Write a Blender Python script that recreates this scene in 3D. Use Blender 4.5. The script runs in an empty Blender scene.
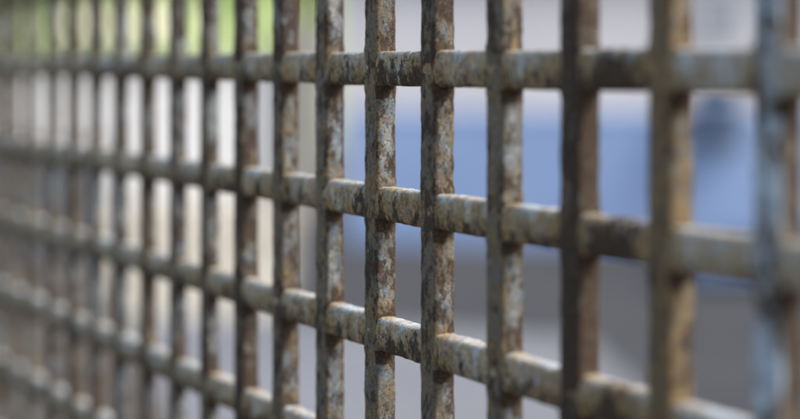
import bpy, bmesh, math, random
from mathutils import Vector, noise, Matrix

random.seed(7)
sc = bpy.context.scene
COL = sc.collection

# ------------------------------------------------------------------ measures
F = 1920.0            # focal length in photograph pixels (86.4 mm on a 36 mm sensor)
VPX = -480.0          # where the fence runs to, in photograph pixels
C = 0.389
EYE = 1.30
HZ = 61.9             # horizon row
PITCH = 0.06
SIN = 880.0 / math.hypot(880.0, F)
COS = F / math.hypot(880.0, F)
U = Vector((-SIN, COS, 0))        # along the fence, away from the camera
N = Vector((COS, SIN, 0))         # through the fence, away from the camera

def fence_point(x):
    Y = F * C / (x - VPX)
    return Vector(((x - 400) / F * Y, Y, 0))

def at(x, Y, z=0.0):
    return Vector(((x - 400) / F * Y, Y, z))

def row(y, Y):        # height of the point seen on row y at depth Y
    return EYE - (y - HZ) / F * Y

# ------------------------------------------------------------------ helpers
def tag(o, label=None, cat=None, group=None, kind=None):
    if label: o['label'] = label
    if cat: o['category'] = cat
    if group: o['group'] = group
    if kind: o['kind'] = kind
    return o

def empty(name, loc=(0, 0, 0), rz=0.0):
    o = bpy.data.objects.new(name, None)
    COL.objects.link(o)
    o.location = loc
    o.rotation_euler = (0, 0, rz)
    return o

def obj(name, bm, mat, parent=None, smooth=False, loc=(0, 0, 0)):
    me = bpy.data.meshes.new(name)
    bm.normal_update()
    bm.to_mesh(me)
    bm.free()
    if smooth:
        for p in me.polygons:
            p.use_smooth = True
    me.materials.append(mat)
    o = bpy.data.objects.new(name, me)
    COL.objects.link(o)
    o.location = loc
    if parent: o.parent = parent
    return o

def box(bm, lo, hi, bevel=0.0):
    lo = Vector(lo); hi = Vector(hi)
    r = bmesh.ops.create_cube(bm, size=1.0)
    s = hi - lo; c = (hi + lo) / 2
    for v in r['verts']:
        v.co = Vector((v.co.x * s.x, v.co.y * s.y, v.co.z * s.z)) + c
    if bevel:
        es = list({e for v in r['verts'] for e in v.link_edges})
        bmesh.ops.bevel(bm, geom=es, offset=bevel, segments=2, affect='EDGES', profile=0.5)
    return bm

# ------------------------------------------------------------------ node helpers
def new_mat(name):
    m = bpy.data.materials.new(name)
    m.use_nodes = True
    nt = m.node_tree
    b = nt.nodes['Principled BSDF']
    return m, nt, b

def nd(nt, typ, **kw):
    n = nt.nodes.new(typ)
    for k, v in kw.items():
        if k in ('operation', 'blend_type', 'data_type', 'interpolation_type', 'clamp', 'use_clamp', 'feature', 'noise_dimensions'):
            setattr(n, k, v)
        else:
            s = n.inputs[int(k[1:])] if k[0] == 'i' and k[1:].isdigit() else n.inputs[k]
            if isinstance(v, bpy.types.NodeSocket):
                nt.links.new(v, s)
            else:
                s.default_value = v
    return n

def mth(nt, op, a, b=0.0, clamp=False):
    n = nt.nodes.new('ShaderNodeMath'); n.operation = op; n.use_clamp = clamp
    for i, v in enumerate((a, b)):
        if isinstance(v, bpy.types.NodeSocket): nt.links.new(v, n.inputs[i])
        else: n.inputs[i].default_value = v
    return n.outputs[0]

def step(nt, v, lo, hi, a=0.0, b=1.0):
    n = nt.nodes.new('ShaderNodeMapRange'); n.interpolation_type = 'SMOOTHSTEP'
    nt.links.new(v, n.inputs[0])
    for i, k in enumerate((lo, hi, a, b)):
        if isinstance(k, bpy.types.NodeSocket): nt.links.new(k, n.inputs[i + 1])
        else: n.inputs[i + 1].default_value = k
    return n.outputs[0]

def mix(nt, f, a, b, bt='MIX'):
    n = nt.nodes.new('ShaderNodeMixRGB'); n.blend_type = bt
    for i, v in enumerate((f, a, b)):
        if isinstance(v, bpy.types.NodeSocket): nt.links.new(v, n.inputs[i])
        elif i == 0: n.inputs[0].default_value = v
        else: n.inputs[i].default_value = (*v, 1)
    return n.outputs[0]

def nz(nt, vec, scale, detail=4, rough=0.6, dist=0.0):
    n = nt.nodes.new('ShaderNodeTexNoise')
    nt.links.new(vec, n.inputs['Vector'])
    n.inputs['Scale'].default_value = scale
    n.inputs['Detail'].default_value = detail
    n.inputs['Roughness'].default_value = rough
    n.inputs['Distortion'].default_value = dist
    return n.outputs[0]

def scaled(nt, vec, s):
    n = nt.nodes.new('ShaderNodeMapping')
    nt.links.new(vec, n.inputs[0]); n.inputs['Scale'].default_value = s
    return n.outputs[0]

# ------------------------------------------------------------------ rusted paint
WV, DV = 0.0150, 0.0097
def rust_material(name, along):
    """weathered pale paint over rusting steel; the object's own colour sets
    r = how much rust, g = how dark the rust is, b = how much yellow staining.
    along: wear that changes along the bar (list of (metres, rust, dark, paleness))"""
    m, nt, b = new_mat(name)
    tc = nd(nt, 'ShaderNodeTexCoord')
    oi = nd(nt, 'ShaderNodeObjectInfo')
    off = nt.nodes.new('ShaderNodeVectorMath'); off.operation = 'MULTIPLY'
    comb = nd(nt, 'ShaderNodeCombineXYZ', X=oi.outputs['Random'], Y=oi.outputs['Random'], Z=oi.outputs['Random'])
    nt.links.new(comb.outputs[0], off.inputs[0]); off.inputs[1].default_value = (7.3, 3.1, 5.7)
    add = nt.nodes.new('ShaderNodeVectorMath'); add.operation = 'ADD'
    nt.links.new(tc.outputs['Object'], add.inputs[0]); nt.links.new(off.outputs[0], add.inputs[1])
    P = add.outputs[0]
    S = scaled(nt, P, (1, 1, 0.62 if along else 0.55))           # runs and streaks go down the steel
    sep = nd(nt, 'ShaderNodeSeparateColor', Color=oi.outputs['Color'])
    R, G, B = sep.outputs[0], sep.outputs[1], sep.outputs[2]
    PL = oi.outputs['Alpha']
    if not along:
        # the street face of each upright holds a dirty brown film, its flank keeps more paint
        fs = nd(nt, 'ShaderNodeSeparateXYZ', Vector=tc.outputs['Object'])
        front = step(nt, fs.outputs[1], 0.0006, 0.0022, 1.0, 0.0)
        flank = mth(nt, 'SUBTRACT', 1.0, front)
        arris = mth(nt, 'MULTIPLY', flank, step(nt, fs.outputs[1], 0.0066, 0.0092))
        sh_f = mth(nt, 'SUBTRACT', 0.24, mth(nt, 'MULTIPLY', PL, 0.60))
        sh_s = mth(nt, 'ADD', -0.16, mth(nt, 'MULTIPLY', PL, 0.50))
        R = mth(nt, 'ADD', R, mth(nt, 'ADD', mth(nt, 'MULTIPLY', front, sh_f), mth(nt, 'MULTIPLY', flank, sh_s)))
        R = mth(nt, 'ADD', R, mth(nt, 'MULTIPLY', arris, 0.25))
        G = mth(nt, 'ADD', G, mth(nt, 'MULTIPLY', arris, 0.10))
        G = mth(nt, 'ADD', G, mth(nt, 'MULTIPLY', mth(nt, 'MULTIPLY', flank, PL), 0.16))
        B = mth(nt, 'ADD', B, mth(nt, 'MULTIPLY', flank, -0.10))
        PL = mth(nt, 'MULTIPLY', PL, front)
    if along:
        sx = nd(nt, 'ShaderNodeSeparateXYZ', Vector=tc.outputs['Object'])
        lo, hi = along[0][0], along[-1][0]
        t = nd(nt, 'ShaderNodeMapRange', i0=sx.outputs[0], i1=lo, i2=hi)
        cr = nt.nodes.new('ShaderNodeValToRGB'); nt.links.new(t.outputs[0], cr.inputs[0])
        el = cr.color_ramp.elements
        while len(el) > 1: el.remove(el[-1])
        for k, (px, r, d, pl) in enumerate(along):
            e = el[0] if k == 0 else el.new((px - lo) / (hi - lo))
            e.position = (px - lo) / (hi - lo)
            e.color = (r, d, pl, 1)
        s2 = nd(nt, 'ShaderNodeSeparateColor', Color=cr.outputs[0])
        R = mth(nt, 'ADD', R, mth(nt, 'SUBTRACT', s2.outputs[0], 0.5))
        G = mth(nt, 'ADD', G, mth(nt, 'SUBTRACT', s2.outputs[1], 0.5))
        PL = s2.outputs[2]
        # water sits under the rail: it rusts from the lower edge up
        low = step(nt, sx.outputs[2], 0.0, 0.0150, 0.13, -0.13)
        # sky light along the rail's top painted in: paler blue, less rust
        top = step(nt, mth(nt, 'ADD', sx.outputs[2], mth(nt, 'MULTIPLY', nz(nt, P, 160, 4, 0.7), 0.006)), 0.0145, 0.0175)
        G = mth(nt, 'ADD', G, mth(nt, 'SUBTRACT', low, mth(nt, 'MULTIPLY', top, 0.04)))
        R = mth(nt, 'ADD', R, mth(nt, 'SUBTRACT', low, mth(nt, 'MULTIPLY', top, 0.14)))
        B = mth(nt, 'SUBTRACT', B, mth(nt, 'MULTIPLY', top, 0.1))
        PL = mth(nt, 'MAXIMUM', PL, mth(nt, 'MULTIPLY', top, 0.40))
    # paint
    PA = [(0.27, 0.29, 0.30), (0.38, 0.37, 0.32), (0.50, 0.46, 0.34), (0.150, 0.096, 0.033)] if along else [(0.088, 0.116, 0.140), (0.145, 0.165, 0.175), (0.26, 0.255, 0.225), (0.100, 0.070, 0.030)]
    big = nz(nt, P, 45, 3, 0.5)
    paint = mix(nt, step(nt, big, 0.35, 0.65), PA[0], PA[1])
    paint = mix(nt, step(nt, nz(nt, S, 190, 4, 0.65), 0.46, 0.70), paint, PA[2])
    paint = mix(nt, mth(nt, 'MULTIPLY', PL, step(nt, nz(nt, P, 60, 4, 0.6), 0.3, 0.55, 0.45, 1.0)), paint, (0.50, 0.60, 0.68))
    jn = nt.nodes.new('ShaderNodeAttribute'); jn.attribute_name = 'joint'
    J = mth(nt, 'MULTIPLY', jn.outputs['Fac'], step(nt, nz(nt, P, 70, 3, 0.6), 0.35, 0.6, 0.35, 1.0))
    low_f = mth(nt, 'SUBTRACT', nz(nt, P, 22, 2, 0.5), 0.5)
    R = mth(nt, 'ADD', mth(nt, 'ADD', R, mth(nt, 'MULTIPLY', low_f, 0.75)), mth(nt, 'MULTIPLY', J, 0.18))
    G = mth(nt, 'ADD', mth(nt, 'ADD', G, mth(nt, 'MULTIPLY', mth(nt, 'SUBTRACT', nz(nt, P, 31, 2, 0.5), 0.5), 0.55)), mth(nt, 'MULTIPLY', J, 0.04))
    B = mth(nt, 'ADD', B, mth(nt, 'MULTIPLY', J, 0.22))
    # dirty brown film
    film = nz(nt, S, 150, 10, 0.80, 0.1)
    filmf = step(nt, mth(nt, 'ADD', film, mth(nt, 'MULTIPLY', mth(nt, 'SUBTRACT', R, 0.5), 0.42)), 0.44, 0.56, 0, 0.82)
    c = mix(nt, filmf, paint, PA[3])
    # yellow / ochre stains
    och = nz(nt, S, 170, 10, 0.76, 0.1)
    ochf = step(nt, mth(nt, 'ADD', och, mth(nt, 'MULTIPLY', mth(nt, 'SUBTRACT', B, 0.5), 0.35)), 0.47, 0.60, 0, 0.80)
    och_c = mix(nt, step(nt, nz(nt, P, 400, 3, 0.6), 0.4, 0.6), ((0.40, 0.255, 0.075) if along else (0.23, 0.145, 0.046)), ((0.20, 0.112, 0.032) if along else (0.115, 0.064, 0.020)))
    c = mix(nt, ochf, c, och_c)
    # dark rust breaking through
    dk = nz(nt, S, 175, 10, 0.78, 0.1)
    dkv = mth(nt, 'ADD', dk, mth(nt, 'MULTIPLY', mth(nt, 'SUBTRACT', G, 0.5), 0.5))
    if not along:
        # shade under each rail, painted on the upright's flank in dark rust colour
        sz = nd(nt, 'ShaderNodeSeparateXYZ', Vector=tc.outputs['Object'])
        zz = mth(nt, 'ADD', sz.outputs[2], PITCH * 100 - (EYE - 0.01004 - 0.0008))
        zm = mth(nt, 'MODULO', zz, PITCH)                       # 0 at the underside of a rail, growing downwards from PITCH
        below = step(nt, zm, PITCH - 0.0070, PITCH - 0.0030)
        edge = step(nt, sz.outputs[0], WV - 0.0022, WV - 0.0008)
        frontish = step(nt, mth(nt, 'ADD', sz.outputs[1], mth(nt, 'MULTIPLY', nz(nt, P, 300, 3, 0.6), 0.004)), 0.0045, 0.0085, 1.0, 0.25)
        at_weld = mth(nt, 'MULTIPLY', mth(nt, 'MULTIPLY', below, edge), frontish)
        dkv = mth(nt, 'ADD', dkv, mth(nt, 'MULTIPLY', at_weld, 0.5))
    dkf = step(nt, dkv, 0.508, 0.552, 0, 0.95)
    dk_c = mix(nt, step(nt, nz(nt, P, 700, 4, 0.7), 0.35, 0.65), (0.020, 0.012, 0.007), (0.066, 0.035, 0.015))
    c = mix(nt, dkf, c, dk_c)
    # pits and specks
    vor = nt.nodes.new('ShaderNodeTexNoise'); nt.links.new(P, vor.inputs['Vector'])
    vor.inputs['Scale'].default_value = 950; vor.inputs['Detail'].default_value = 3
    spk = step(nt, vor.outputs[0], 0.57, 0.64, 0, 0.8)
    c = mix(nt, spk, c, (0.022, 0.016, 0.012))
    spl = step(nt, nz(nt, P, 1300, 2, 0.5), 0.63, 0.70, 0, 0.45)
    c = mix(nt, spl, c, (0.26, 0.26, 0.23))
    nt.links.new(c, b.inputs['Base Color'])
    rough = step(nt, mth(nt, 'MAXIMUM', mth(nt, 'MULTIPLY', filmf, 0.55), dkf), 0.0, 0.9, 0.36, 0.93)
    nt.links.new(rough, b.inputs['Roughness'])
    b.inputs['Specular IOR Level'].default_value = 0.42
    # relief: flaking paint edges, pitted rust, brush ripples
    h = mth(nt, 'ADD', mth(nt, 'MULTIPLY', dkf, -0.55), mth(nt, 'MULTIPLY', filmf, -0.25))
    h = mth(nt, 'ADD', h, mth(nt, 'MULTIPLY', nz(nt, P, 600, 6, 0.7), 0.9))
    h = mth(nt, 'ADD', h, mth(nt, 'MULTIPLY', nz(nt, S, 170, 3, 0.6), 1.6))
    h = mth(nt, 'ADD', h, mth(nt, 'MULTIPLY', spk, -0.2))
    bp = nt.nodes.new('ShaderNodeBump'); nt.links.new(h, bp.inputs['Height'])
    bp.inputs['Strength'].default_value = 0.75; bp.inputs['Distance'].default_value = 0.0009
    nt.links.new(bp.outputs[0], b.inputs['Normal'])
    return m

def plain_material(name, c1, c2, scale=3.0, rough=0.85, bump=0.0, c3=None, spec=0.3):
    m, nt, b = new_mat(name)
    tc = nd(nt, 'ShaderNodeTexCoord')
    P = tc.outputs['Object']
    c = mix(nt, step(nt, nz(nt, P, scale, 6, 0.6), 0.35, 0.65), c1, c2)
    if c3:
        c = mix(nt, step(nt, nz(nt, P, scale * 7, 5, 0.65), 0.55, 0.68, 0, 0.7), c, c3)
    nt.links.new(c, b.inputs['Base Color'])
    b.inputs['Roughness'].default_value = rough
    b.inputs['Specular IOR Level'].default_value = spec
    if bump:
        bp = nt.nodes.new('ShaderNodeBump'); nt.links.new(nz(nt, P, scale * 14, 6, 0.7), bp.inputs['Height'])
        bp.inputs['Strength'].default_value = 0.5; bp.inputs['Distance'].default_value = bump
        nt.links.new(bp.outputs[0], b.inputs['Normal'])
    return m

def leaf_material(name, c1, c2, c3):
    m, nt, b = new_mat(name)
    tc = nd(nt, 'ShaderNodeTexCoord')
    c = mix(nt, step(nt, nz(nt, tc.outputs['Object'], 1.3, 4, 0.6), 0.4, 0.6), c1, c2)
    c = mix(nt, step(nt, nz(nt, tc.outputs['Object'], 9, 3, 0.6), 0.5, 0.65), c, c3)
    nt.links.new(c, b.inputs['Base Color'])
    b.inputs['Roughness'].default_value = 0.55
    tr = nt.nodes.new('ShaderNodeBsdfTranslucent'); nt.links.new(c, tr.inputs[0])
    mx = nt.nodes.new('ShaderNodeMixShader'); mx.inputs[0].default_value = 0.5
    nt.links.new(b.outputs[0], mx.inputs[1]); nt.links.new(tr.outputs[0], mx.inputs[2])
    out = nt.nodes['Material Output']; nt.links.new(mx.outputs[0], out.inputs[0])
    return m

# ------------------------------------------------------------------ bars
def section(w, d, r, n=4):
    """rounded rectangle 0..w by 0..d, counter-clockwise, with extra points on the flats"""
    pts = []
    for cx, cy, a0 in ((w - r, r, -90), (w - r, d - r, 0), (r, d - r, 90), (r, r, 180)):
        for k in range(n + 1):
            a = math.radians(a0 + 90 * k / n)
            pts.append((cx + r * math.cos(a), cy + r * math.sin(a)))
    out = []
    for i, p in enumerate(pts):
        q = pts[(i + 1) % len(pts)]
        out.append(p)
        L = math.hypot(q[0] - p[0], q[1] - p[1])
        k = int(L / 0.0022)
        for j in range(1, k):
            out.append((p[0] + (q[0] - p[0]) * j / k, p[1] + (q[1] - p[1]) * j / k))
    return out

def bar_bm(w, d, r, rings, axis, seed, knots=(), rough=0.00022, bulge=0.0, at_weld=0.00030):
    """a flat steel bar with uneven, lumpy paint. rings: positions along its length"""
    bm = bmesh.new()
    lay = bm.verts.layers.float.new('joint')
    sec = section(w, d, r)
    loops = []; jv = []
    so = Vector((seed * 3.17, seed * 1.7, seed * 0.9))
    for t in rings:
        swell = 0.0; jt = 0.0
        for k0, k1 in knots:
            if k0 - 0.02 < t < k1 + 0.02:
                swell += math.exp(-((t - k0) / 0.0021) ** 2) + math.exp(-((t - k1) / 0.0021) ** 2)
                dd = max(0.0, k0 - t, t - k1)
                jt = max(jt, math.exp(-(dd / 0.0055) ** 2))
        jv.append(jt)
        lp = []
        wob = noise.noise(Vector((t * 22, seed * 5.1, 0))) * 0.00035
        for (a, b_) in sec:
            ca, cb = a - w / 2, b_ - d / 2
            q = Vector((a, b_, t)) if axis == 'z' else Vector((t, b_, a))
            nn = Vector((ca / w, cb / d)).normalized()
            dv = noise.noise(q * 120 + so) * rough * 1.6 + noise.noise(q * 420 + so) * rough * 0.9 + noise.noise(q * 1100 + so) * rough * 0.45
            dv += swell * at_weld * (1 + 1.6 * noise.noise(q * 260 + so))
            a2 = a + nn.x * dv + wob; b2 = b_ + nn.y * dv
            if bulge and cb < 0: b2 -= bulge * (1 - (2 * ca / w) ** 2)
            if axis == 'z': lp.append(bm.verts.new((a2, b2, t)))
            else: lp.append(bm.verts.new((t, b2, a2)))
        loops.append(lp)
    for l0, l1 in zip(loops, loops[1:]):
        for i in range(len(sec)):
            j = (i + 1) % len(sec)
            bm.faces.new((l0[i], l0[j], l1[j], l1[i]))
    bm.faces.new(loops[0][::-1]); bm.faces.new(loops[-1])
    bmesh.ops.recalc_face_normals(bm, faces=bm.faces)
    for lp, j_ in zip(loops, jv):
        for v_ in lp: v_[lay] = j_
    return bm

def rings_between(lo, hi, flo, fhi, fine, coarse):
    out = []; t = lo
    while t < hi:
        out.append(t)
        t += fine if flo - coarse < t < fhi else coarse
    out.append(hi)
    return out

# measured left edges of the upright bars, right to left, then the regular pitch beyond them
EDGES = [753, 648, 560, 486.5, 421, 365, 316, 272.5, 234, 200, 169, 139.5, 113, 89, 67, 46.5, 25, 8]
def s_of(x):          # distance along the fence from the upright at x = 365
    return (fence_point(x) - fence_point(365)).dot(U)
S_POS = [s_of(x) for x in EDGES]
K7 = 7.307e-5; K0 = 8.869e-4
def regular(n): return s_of(VPX + 1 / (K7 * n + K0))
before = [regular(n) for n in range(-7, -1)]
after = []
s = S_POS[-1]
for i in range(9):
    s += PITCH; after.append(s)
SPOS = before + S_POS + after
XPX = [None] * len(before) + EDGES + [None] * len(after)

HH = 0.0154
LIFT = 0.0006
Z_TOP = EYE + 0.40
Z_BOT = 0.10
rows = list(range(-6, 19))
def row_drop(k):
    adj = {0: 0.0007, 1: 0.0012, 2: 0.0006}.get(k, 0)
    return 0.01004 + PITCH * k + adj
H_Z = [EYE - row_drop(k) for k in rows]               # underside of each rail

# fence frame of reference: x runs towards the camera's right along the fence (-U), y through it (N)
origin = fence_point(365)
rz = math.atan2(-U.y, -U.x)
fence = empty('fence', (origin.x, origin.y, 0), rz)
tag(fence, 'rusty welded steel grid fence of pale peeling paint running close past the camera', 'fence')

# colour triples: rust, dark, ochre
VCOL = {753: (0.44, 0.47, 0.50), 648: (0.62, 0.40, 0.80), 560: (0.85, 0.68, 0.42), 486.5: (0.56, 0.48, 0.46), 421: (0.72, 0.54, 0.46),
        365: (0.55, 0.46, 0.52), 316: (0.48, 0.47, 0.48), 272.5: (0.52, 0.54, 0.46), 234: (0.56, 0.60, 0.5), 200: (0.5, 0.52, 0.45)}
def along_x(x): return -s_of(x)
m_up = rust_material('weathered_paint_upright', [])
ALONG = [(-1.3, 0.40, 0.47, 0.75), (along_x(120), 0.43, 0.49, 0.6), (along_x(215), 0.48, 0.50, 0.35), (along_x(300), 0.48, 0.49, 0.12), (along_x(372), 0.50, 0.50, 0.05),
         (along_x(386), 0.55, 0.56, 0.0), (along_x(440), 0.49, 0.46, 0.1), (along_x(480), 0.40, 0.44, 0.30), (along_x(520), 0.44, 0.44, 0.2),
         (along_x(585), 0.52, 0.48, 0.0), (along_x(607), 0.72, 0.80, 0.0), (along_x(624), 0.74, 0.78, 0.0), (along_x(652), 0.55, 0.40, 0.1), (along_x(690), 0.28, 0.36, 0.75),
         (along_x(800), 0.22, 0.33, 0.95), (0.8, 0.4, 0.45, 0.5)]
m_rail = rust_material('weathered_paint_rail', ALONG)

rnd = random.Random(3)
for i, (sp, xp) in enumerate(zip(SPOS, XPX)):
    visible = xp is not None
    near = xp is not None and 190 < xp < 660
    fine = 0.0011 if near else (0.0025 if visible else 0.03)
    lo, hi = (EYE - 0.24, EYE + 0.05) if near else ((EYE - 0.36, EYE + 0.06) if visible else (0, 0))
    rings = rings_between(Z_BOT, Z_TOP, lo, hi, fine, 0.03)
    bm = bar_bm(WV, DV if (xp is None or xp > 215) else 0.0074, 0.0016, rings, 'z', i + 1, knots=[(z - 0.0008, z + HH + 0.0008) for z in H_Z])
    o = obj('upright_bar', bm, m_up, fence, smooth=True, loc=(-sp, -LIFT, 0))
    # lean a hair, as hand-welded bars do
    o.rotation_euler = (0, rnd.uniform(-0.0018, 0.0018) if visible else 0, 0)
    if o.rotation_euler.y:
        zc = EYE - 0.07
        o.location.x -= zc * math.sin(o.rotation_euler.y)
    c = VCOL.get(xp, (0.49 + rnd.uniform(-.1, .1), 0.52 + rnd.uniform(-.06, .06), 0.46 + rnd.uniform(-.1, .1)))
    o.color = (*c, {753: 0.90, 648: 0.08, 560: 0.0, 486.5: 0.12, 421: 0.05, 365: 0.08, 316: 0.1}.get(xp, rnd.uniform(0.0, 0.14)))

X0, X1 = -SPOS[-1] - 0.03, -SPOS[0] + 0.045
for i, (k, z) in enumerate(zip(rows, H_Z)):
    vis = -1 <= k <= 6
    sharp = k in (0, 1, 2, 3)
    f0, f1 = (along_x(120), along_x(700)) if sharp else ((along_x(0), along_x(640)) if vis else (0, 0))
    rings = rings_between(X0, X1, f0, f1, 0.0013 if sharp else 0.003, 0.006 if vis else 0.05)
    kn = [(-sp - 0.0008, -sp + WV + 0.0008) for sp in SPOS]
    bm = bar_bm(HH, DV - 0.0008, 0.0020, rings, 'x', 60 + i, knots=kn, bulge=0.0009, at_weld=0.00012)
    o = obj('rail', bm, m_rail, fence, smooth=True, loc=(0, 0.0004, z))
    if k >= 1:                                        # the lower rails sag a few millimetres along the run
        o.rotation_euler = (0, -0.0038, 0); o.location.z -= 0.18 * 0.0038
    o.color = ({0: (0.51, 0.46, 0.72, 1), 1: (0.49, 0.46, 0.71, 1), 2: (0.48, 0.45, 0.71, 1)}.get(k, (0.50, 0.47, 0.68, 1)))

# end posts carry the panel down to the ground
for px in (X0 - 0.02, X1 + 0.02):
    bm = bmesh.new()
    box(bm, (px - 0.02, -0.018, -0.02), (px + 0.02, 0.026, Z_TOP + 0.05), 0.003)
    o = obj('end_post', bm, m_up, fence); o.color = (0.5, 0.5, 0.5, 1)
    bm = bmesh.new()
    box(bm, (px - 0.022, -0.020, Z_TOP + 0.0505), (px + 0.022, 0.028, Z_TOP + 0.056), 0.001)
    c_ = obj('post_cap', bm, m_up, o); c_.color = (0.7, 0.6, 0.5, 1)

# ------------------------------------------------------------------ the ground
m_sand = plain_material('pale_gravel', (0.245, 0.222, 0.175), (0.29, 0.265, 0.215), 0.6, 0.95, 0.01, (0.20, 0.18, 0.145))
m_tar = plain_material('tarmac', (0.026, 0.0255, 0.026), (0.036, 0.0355, 0.036), 1.1, 0.9, 0.006, (0.052, 0.051, 0.050))
m_pave = plain_material('paving', (0.110, 0.113, 0.122), (0.136, 0.139, 0.147), 0.9, 0.9, 0.004, (0.085, 0.085, 0.088))

def sheet(name, pts, z, mat):
    bm = bmesh.new()
    bm.faces.new([bm.verts.new((p[0], p[1], z)) for p in pts])
    o = obj(name, bm, mat)
    tag(o, kind='structure')
    return o
sheet('ground', [(-400, -400), (400, -400), (400, 700), (-400, 700)], 0.0, m_sand)
def ground_at(x, y):
    Y = F * EYE / (y - HZ); return ((x - 400) / F * Y, Y)
g0, g1, g2 = ground_at(286, 318), ground_at(590, 342), ground_at(690, 440)
h0, h1 = ground_at(286, 215), ground_at(1100, 300)
sheet('road', [g0, g1, g2, ground_at(1100, 440), h1, (h0[0], h0[1] + 3)], 0.004, m_tar)
sheet('pavement', [ground_at(-200, 440), g2, g1, g0, ground_at(250, 318), ground_at(-200, 335)], 0.008, m_pave)

m_soil = plain_material('soil', (0.045, 0.037, 0.028), (0.065, 0.052, 0.040), 4, 0.95, 0.02, (0.09, 0.08, 0.06))
b0, b1 = ground_at(-200, 440), ground_at(1100, 440)
sheet('unseen_dark_ground', [(-5, -6), (7, -6), (b1[0] + 2, b1[1]), b1, b0, (b0[0] - 2, b0[1])], 0.012, m_soil)  # added out of view: dark sheet to cut light bounced off the ground

sheet('flower_bed', [ground_at(-400, 272), ground_at(104, 272), ground_at(175, 438), ground_at(-400, 438)], 0.016, m_soil)

# ------------------------------------------------------------------ background
m_wall = plain_material('pale_render', (0.44, 0.435, 0.46), (0.49, 0.485, 0.51), 0.8, 0.9, 0.003, (0.40, 0.395, 0.41))
m_white = plain_material('white_render', (0.68, 0.665, 0.64), (0.72, 0.705, 0.68), 0.7, 0.9, 0.003, (0.62, 0.60, 0.57))
m_cream = plain_material('cream_render', (0.66, 0.62, 0.44), (0.72, 0.68, 0.50), 0.8, 0.9, 0.003)
m_roof = plain_material('dull_roof', (0.16, 0.11, 0.09), (0.22, 0.15, 0.12), 2, 0.85, 0.01)
m_glass = plain_material('window_glass', (0.20, 0.23, 0.27), (0.24, 0.27, 0.31), 1, 0.15, 0, None, 0.5)
m_blue = plain_material('blue_paint', (0.265, 0.365, 0.565), (0.29, 0.39, 0.595), 0.8, 0.6, 0.002, (0.24, 0.34, 0.535))
m_bluedk = plain_material('dark_blue_paint', (0.07, 0.10, 0.16), (0.09, 0.12, 0.18), 3, 0.5)
m_bark = plain_material('bark', (0.09, 0.07, 0.05), (0.14, 0.11, 0.08), 6, 0.95, 0.02)
m_leaf1 = leaf_material('bright_leaves', (0.16, 0.26, 0.06), (0.22, 0.33, 0.09), (0.28, 0.37, 0.14))
m_leaf2 = leaf_material('dark_leaves', (0.030, 0.055, 0.028), (0.045, 0.08, 0.035), (0.06, 0.10, 0.05))
m_leaf3 = leaf_material('olive_leaves', (0.13, 0.15, 0.06), (0.18, 0.19, 0.08), (0.22, 0.22, 0.11))

# pale building behind the blue wall
YB = 20.0
bx0 = at(338, YB).x
bld = empty('pale_building', (bx0, YB, 0))
tag(bld, 'pale grey rendered building behind the low blue wall', 'building')
bm = bmesh.new(); box(bm, (0, 0, -0.1), (14, 7, 2.3)); obj('wall', bm, m_wall, bld)
bm = bmesh.new()
box(bm, (-.12, -.15, 2.302), (14.2, 7.2, 2.45), 0.01)
obj('roof', bm, m_roof, bld)
def window(parent, x0, x1, z0, z1, mg, mf, y=-0.006):
    bm = bmesh.new(); box(bm, (x0, y, z0), (x1, y + 0.003, z1)); w = obj('window', bm, mg, parent)
    bm = bmesh.new()
    t = 0.06
    box(bm, (x0 - t, y - 0.03, z1), (x1 + t, 0.0, z1 + t)); box(bm, (x0 - t, y - 0.06, z0 - t), (x1 + t, 0.0, z0))
    box(bm, (x0 - t, y - 0.028, z0), (x0, 0.0, z1)); box(bm, (x1, y - 0.028, z0), (x1 + t, 0.0, z1))
    obj('frame', bm, mf, w)
wx = at(718, YB).x - bx0
window(bld, wx - 0.22, wx + 0.22, row(34, YB), row(2, YB), m_glass, m_wall)

# low blue wall with a coping
A = at(345, 13.7); Bp = at(1000, 13.1)
dirv = (Bp - A).normalized(); Lb = (Bp - A).length
bw = empty('blue_wall', A, math.atan2(dirv.y, dirv.x))
tag(bw, 'long low wall painted plain blue in front of the pale building', 'wall')
bm = bmesh.new(); box(bm, (0, 0, -0.05), (Lb, 0.22, 0.90), 0.006); obj('wall_body', bm, m_blue, bw)
bm = bmesh.new(); box(bm, (-0.004, -0.006, 0.902), (Lb + 0.004, 0.226, 0.955), 0.01); obj('coping', bm, m_blue, bw)
YH = 13.3
# blue planter box standing on the road in front of it
m_blue2 = plain_material('blue_planter_paint', (0.095, 0.145, 0.26), (0.11, 0.16, 0.28), 1.2, 0.6, 0.002, (0.08, 0.125, 0.23))
YP = 11.0
pb = empty('planter_box', at(690, YP))
tag(pb, 'darker blue planter box standing before the right end of the long blue wall', 'planter')
pw = at(860, YP).x - at(690, YP).x
bm = bmesh.new(); box(bm, (0, 0, 0.04), (pw, 0.5, 0.27), 0.01); obj('box', bm, m_blue2, pb)
bm = bmesh.new(); box(bm, (-0.02, -0.02, 0.272), (pw + 0.02, 0.03, 0.30), 0.004); box(bm, (-0.02, 0.47, 0.272), (pw + 0.02, 0.52, 0.30), 0.004)
box(bm, (-0.02, 0.032, 0.272), (0.03, 0.468, 0.30), 0.004); box(bm, (pw - 0.03, 0.032, 0.272), (pw + 0.02, 0.468, 0.30), 0.004); obj('rim', bm, m_blue2, pb)
for fx in (0.05, pw - 0.11):
    for fy in (0.05, 0.39):
        bm = bmesh.new(); box(bm, (fx, fy, 0.004), (fx + 0.06, fy + 0.06, 0.038)); obj('foot', bm, m_blue2, pb)
den = dirv.x - dirv.y * (716 - 400) / F
tH = -(A.x - A.y * (716 - 400) / F) / den
pc = A + dirv * tH
lb = empty('letter_box', (pc.x, pc.y, 0.62), math.atan2(dirv.y, dirv.x))
lb.location.z = 0.72
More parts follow.
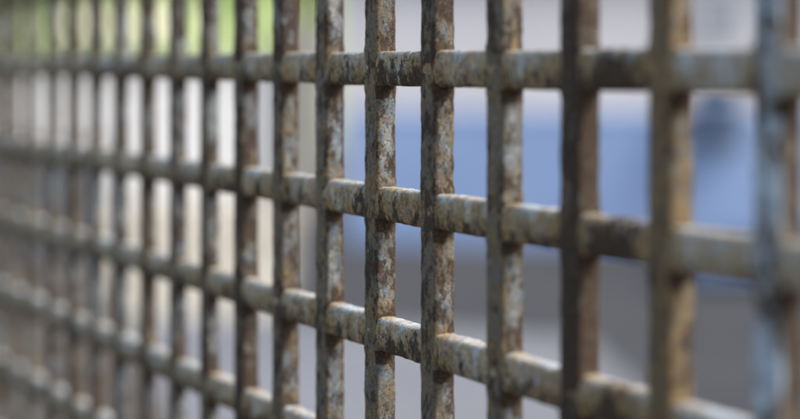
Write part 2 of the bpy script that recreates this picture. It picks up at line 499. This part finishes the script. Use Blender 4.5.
tag(lb, 'dark blue letter box fixed to the front of the long low blue wall', 'letter box')
bm = bmesh.new(); box(bm, (-0.17, -0.14, 0.0), (0.17, -0.010, 0.40), 0.02); obj('box_body', bm, m_bluedk, lb)
bm = bmesh.new(); box(bm, (-0.185, -0.155, 0.402), (0.185, -0.008, 0.43), 0.008); obj('lid', bm, m_bluedk, lb)
bm = bmesh.new(); box(bm, (-0.12, -0.147, 0.29), (0.12, -0.142, 0.33), 0.001); obj('flap', bm, m_blue, lb)

# low grey stone wall, far left
m_stone = plain_material('grey_stone', (0.085, 0.09, 0.10), (0.12, 0.125, 0.135), 2.5, 0.9, 0.01, (0.16, 0.16, 0.165))
YG = 12.0
gl, gr = at(-420, YG).x, at(100, YG).x
gs = empty('stone_wall', (gl, YG, 0))
tag(gs, 'low grey stone wall at the far left in front of the white wall', 'wall')
bm = bmesh.new(); box(bm, (0, 0, -0.05), (gr - gl, 0.3, 0.72), 0.02); obj('wall_body', bm, m_stone, gs)
bm = bmesh.new(); box(bm, (-0.03, -0.03, 0.722), (gr - gl + 0.03, 0.33, 0.78), 0.01); obj('coping', bm, m_stone, gs)

# white garden wall, left
m_sandst = plain_material('sandstone', (0.24, 0.23, 0.20), (0.30, 0.285, 0.25), 3, 0.9, 0.01)
YW = 17.8
wl, wr = at(-420, YW).x, at(333, YW).x
gw = empty('garden_wall', (wl, YW, 0))
tag(gw, 'white rendered garden wall left of the pale building, trees above it', 'wall')
bm = bmesh.new(); box(bm, (0, 0, -0.05), (wr - wl - 0.5, 0.2, row(66, YW)), 0.01); obj('wall_body', bm, m_white, gw)
bm = bmesh.new(); box(bm, (-0.03, -0.04, row(66, YW) + 0.002), (wr - wl - 0.5, 0.24, row(60, YW)), 0.01); obj('coping', bm, m_white, gw)
bm = bmesh.new(); box(bm, (wr - wl - 0.498, -0.1, -0.05), (wr - wl - 0.04, 0.3, row(24, YW)), 0.01); obj('pillar', bm, m_sandst, gw)

# cream shed
YS = 24.5
sx = at(62, YS).x; sw = at(176, YS).x - sx
sh = empty('garden_shed', (sx, YS, 0))
tag(sh, 'small cream garden shed beyond the white wall, under green trees', 'shed')
bm = bmesh.new(); box(bm, (0, 0, -0.05), (sw, 2.0, row(30, YS))); obj('wall', bm, m_cream, sh)
bm = bmesh.new()
zt = row(30, YS)
v = [bm.verts.new(p) for p in ((-.1, -.15, zt), (sw + .1, -.15, zt), (sw + .1, 2.15, zt), (-.1, 2.15, zt), (-.1, 1, zt + .25), (sw + .1, 1, zt + .25))]
for f in ((0, 1, 5, 4), (2, 3, 4, 5), (0, 4, 3), (1, 2, 5), (3, 2, 1, 0)): bm.faces.new([v[i] for i in f])
obj('roof', bm, m_cream, sh)
bm = bmesh.new(); box(bm, (sw * .55, -.02, 0), (sw * .55 + .6, -.002, 1.5)); d = obj('door', bm, m_cream, sh)
bm = bmesh.new(); box(bm, (sw * .55 + .05, -.05, .8), (sw * .55 + .08, -.022, .92)); obj('handle', bm, m_bark, d)

# grassy bank rising behind the white wall
m_grass = plain_material('short_grass', (0.185, 0.235, 0.085), (0.22, 0.27, 0.11), 0.9, 0.95, 0.02, (0.25, 0.29, 0.14))
bm = bmesh.new()
gx0, gx1, gy0, gy1, nx, ny = -30.0, -0.95, 20.5, 60.0, 60, 60
G_ = []
for j in range(ny + 1):
    rw = []
    for i in range(nx + 1):
        x = gx0 + (gx1 - gx0) * i / nx; y = gy0 + (gy1 - gy0) * (j / ny) ** 1.3
        t = min(1.0, (y - gy0) / 22)
        z = 0.02 + 6.0 * t ** 0.8 + (noise.noise(Vector((x * .3, y * .3, 0))) * .25 + noise.noise(Vector((x * 1.4, y * 1.4, 3))) * .05) * min(1, t * 6)
        if i == nx: z = -0.1
        rw.append(bm.verts.new((x, y, z if j else -0.1)))
    G_.append(rw)
for j in range(ny):
    for i in range(nx):
        bm.faces.new((G_[j][i], G_[j][i + 1], G_[j + 1][i + 1], G_[j + 1][i]))
tag(obj('grass_bank', bm, m_grass, None, True), kind='structure')

# trees
def tube(bm, pts, rads, n=8):
    rings = []
    for i, p in enumerate(pts):
        d = (pts[min(i + 1, len(pts) - 1)] - pts[max(i - 1, 0)]).normalized()
        a = d.orthogonal().normalized(); b = d.cross(a)
        rings.append([bm.verts.new(p + (a * math.cos(2 * math.pi * k / n) + b * math.sin(2 * math.pi * k / n)) * rads[i]) for k in range(n)])
    for r0, r1 in zip(rings, rings[1:]):
        for k in range(n):
            bm.faces.new((r0[k], r0[(k + 1) % n], r1[(k + 1) % n], r1[k]))
    bm.faces.new(rings[0][::-1]); bm.faces.new(rings[-1])

def tree(x, Y, h, r, mat, label, low=0.28, seed=1, leaf=0.09, count=6500, name='tree', group='trees beyond the white wall'):
    rg = random.Random(seed)
    base = at(x, Y)
    root = empty(name, base)
    tag(root, label, 'tree', group)
    bm = bmesh.new()
    tr = h * 0.022 + 0.03
    pts = [Vector((math.sin(t * 2 + seed) * 0.08 * t * h * .3, math.cos(t * 3 + seed) * 0.05 * t, t * h * 0.85)) for t in (0, .12, .3, .5, .75, 1)]
    tube(bm, [p - Vector((0, 0, .05)) if i == 0 else p for i, p in enumerate(pts)], [tr * 1.4, tr, tr * .85, tr * .65, tr * .4, tr * .12])
    clumps = []
    for k in range(16):
        t = rg.uniform(low, 0.95)
        p0 = pts[0].lerp(pts[-1], t)
        az = rg.uniform(0, 2 * math.pi); w = r * (1 - abs((t - low) / (1 - low) - .4) * .8) * rg.uniform(.55, 1.05)
        p2 = p0 + Vector((math.cos(az) * w, math.sin(az) * w, rg.uniform(.02, .22) * h))
        p1 = p0.lerp(p2, .5) + Vector((0, 0, -.04 * h))
        tube(bm, [p0, p1, p2], [tr * .4, tr * .25, tr * .08], 6)
        clumps.append((p2, rg.uniform(.3, .52) * r)); clumps.append((p1, rg.uniform(.22, .4) * r))
    clumps.append((pts[-1], .4 * r))
    obj('trunk', bm, m_bark, root, True)
    bm = bmesh.new()
    for _ in range(count):
        c, cr = clumps[rg.randrange(len(clumps))]
        v_ = Vector((rg.gauss(0, 1), rg.gauss(0, 1), rg.gauss(0, 1))).normalized() * cr * rg.random() ** .45
        p = c + Vector((v_.x, v_.y, v_.z * .8))
        if p.z < 0.1: continue
        a = Vector((rg.gauss(0, 1), rg.gauss(0, 1), rg.gauss(0, 1))).normalized()
        b_ = a.orthogonal().normalized(); l = leaf * rg.uniform(.6, 1.3)
        vs = [bm.verts.new(q) for q in (p - a * l, p - b_ * l * .45, p + a * l, p + b_ * l * .45)]
        bm.faces.new(vs)
    obj('crown', bm, mat, root)

tree(130, 27, 5.6, 1.9, m_leaf1, 'bright green tree standing behind the cream shed', .1, 5, .1, 9000)
tree(20, 27, 4.6, 1.6, m_leaf3, 'olive brown tree at the far left behind the fence grid', .05, 8, .1, 8000)
tree(305, 27.0, 3.6, 0.42, m_leaf2, 'narrow dark green tree at the left corner of the building', .5, 4, .07, 5000)
tree(-110, 26, 5.5, 2.0, m_leaf1, 'leafy green tree beyond the white wall, left of the olive one', .05, 14, .1, 5000)
tree(160, 33, 6.4, 1.7, m_leaf1, 'tallest green tree, farthest back behind the white wall', .05, 22, .14, 9000)

# ------------------------------------------------------------------ light
w = bpy.data.worlds.new('World'); sc.world = w; w.use_nodes = True
nt = w.node_tree
bg = nt.nodes['Background']
sky = nt.nodes.new('ShaderNodeTexSky'); sky.sky_type = 'NISHITA'; sky.sun_disc = False
SD = (N * 0.52 - U * 0.50 + Vector((0, 0, 0.85))).normalized()
elev = math.asin(SD.z); azi = math.atan2(SD.x, SD.y)
sky.sun_elevation = elev; sky.sun_rotation = azi
sky.air_density = 1.0; sky.dust_density = 3.0; sky.ozone_density = 1.0
nt.links.new(sky.outputs[0], bg.inputs[0]); bg.inputs[1].default_value = 0.11
sl = bpy.data.lights.new('sun', 'SUN'); sl.energy = 2.6; sl.angle = math.radians(20); sl.color = (1.0, 0.98, 0.95)
so = bpy.data.objects.new('sun', sl); COL.objects.link(so)
so.rotation_euler = (-SD).to_track_quat('-Z', 'Y').to_euler(); so.location = (0, 0, 12)

# ------------------------------------------------------------------ camera
cd = bpy.data.cameras.new('camera'); cam = bpy.data.objects.new('camera', cd); COL.objects.link(cam)
sc.camera = cam
cam.location = (0, 0, EYE); cam.rotation_euler = (math.radians(90), 0, 0)
cd.sensor_width = 36; cd.lens = F / 800 * 36
cd.shift_y = -(209.5 - HZ) / 800
cd.clip_start = 0.01; cd.clip_end = 2000
cd.dof.use_dof = True
cd.dof.focus_distance = F * C / (394 - VPX)
cd.dof.aperture_fstop = 4.0

sc.view_settings.view_transform = 'Standard'; sc.view_settings.look = 'None'
sc.view_settings.gamma = 1; sc.view_settings.use_curve_mapping = False
sc.view_settings.exposure = 1.3
sc.cycles.use_denoising = True
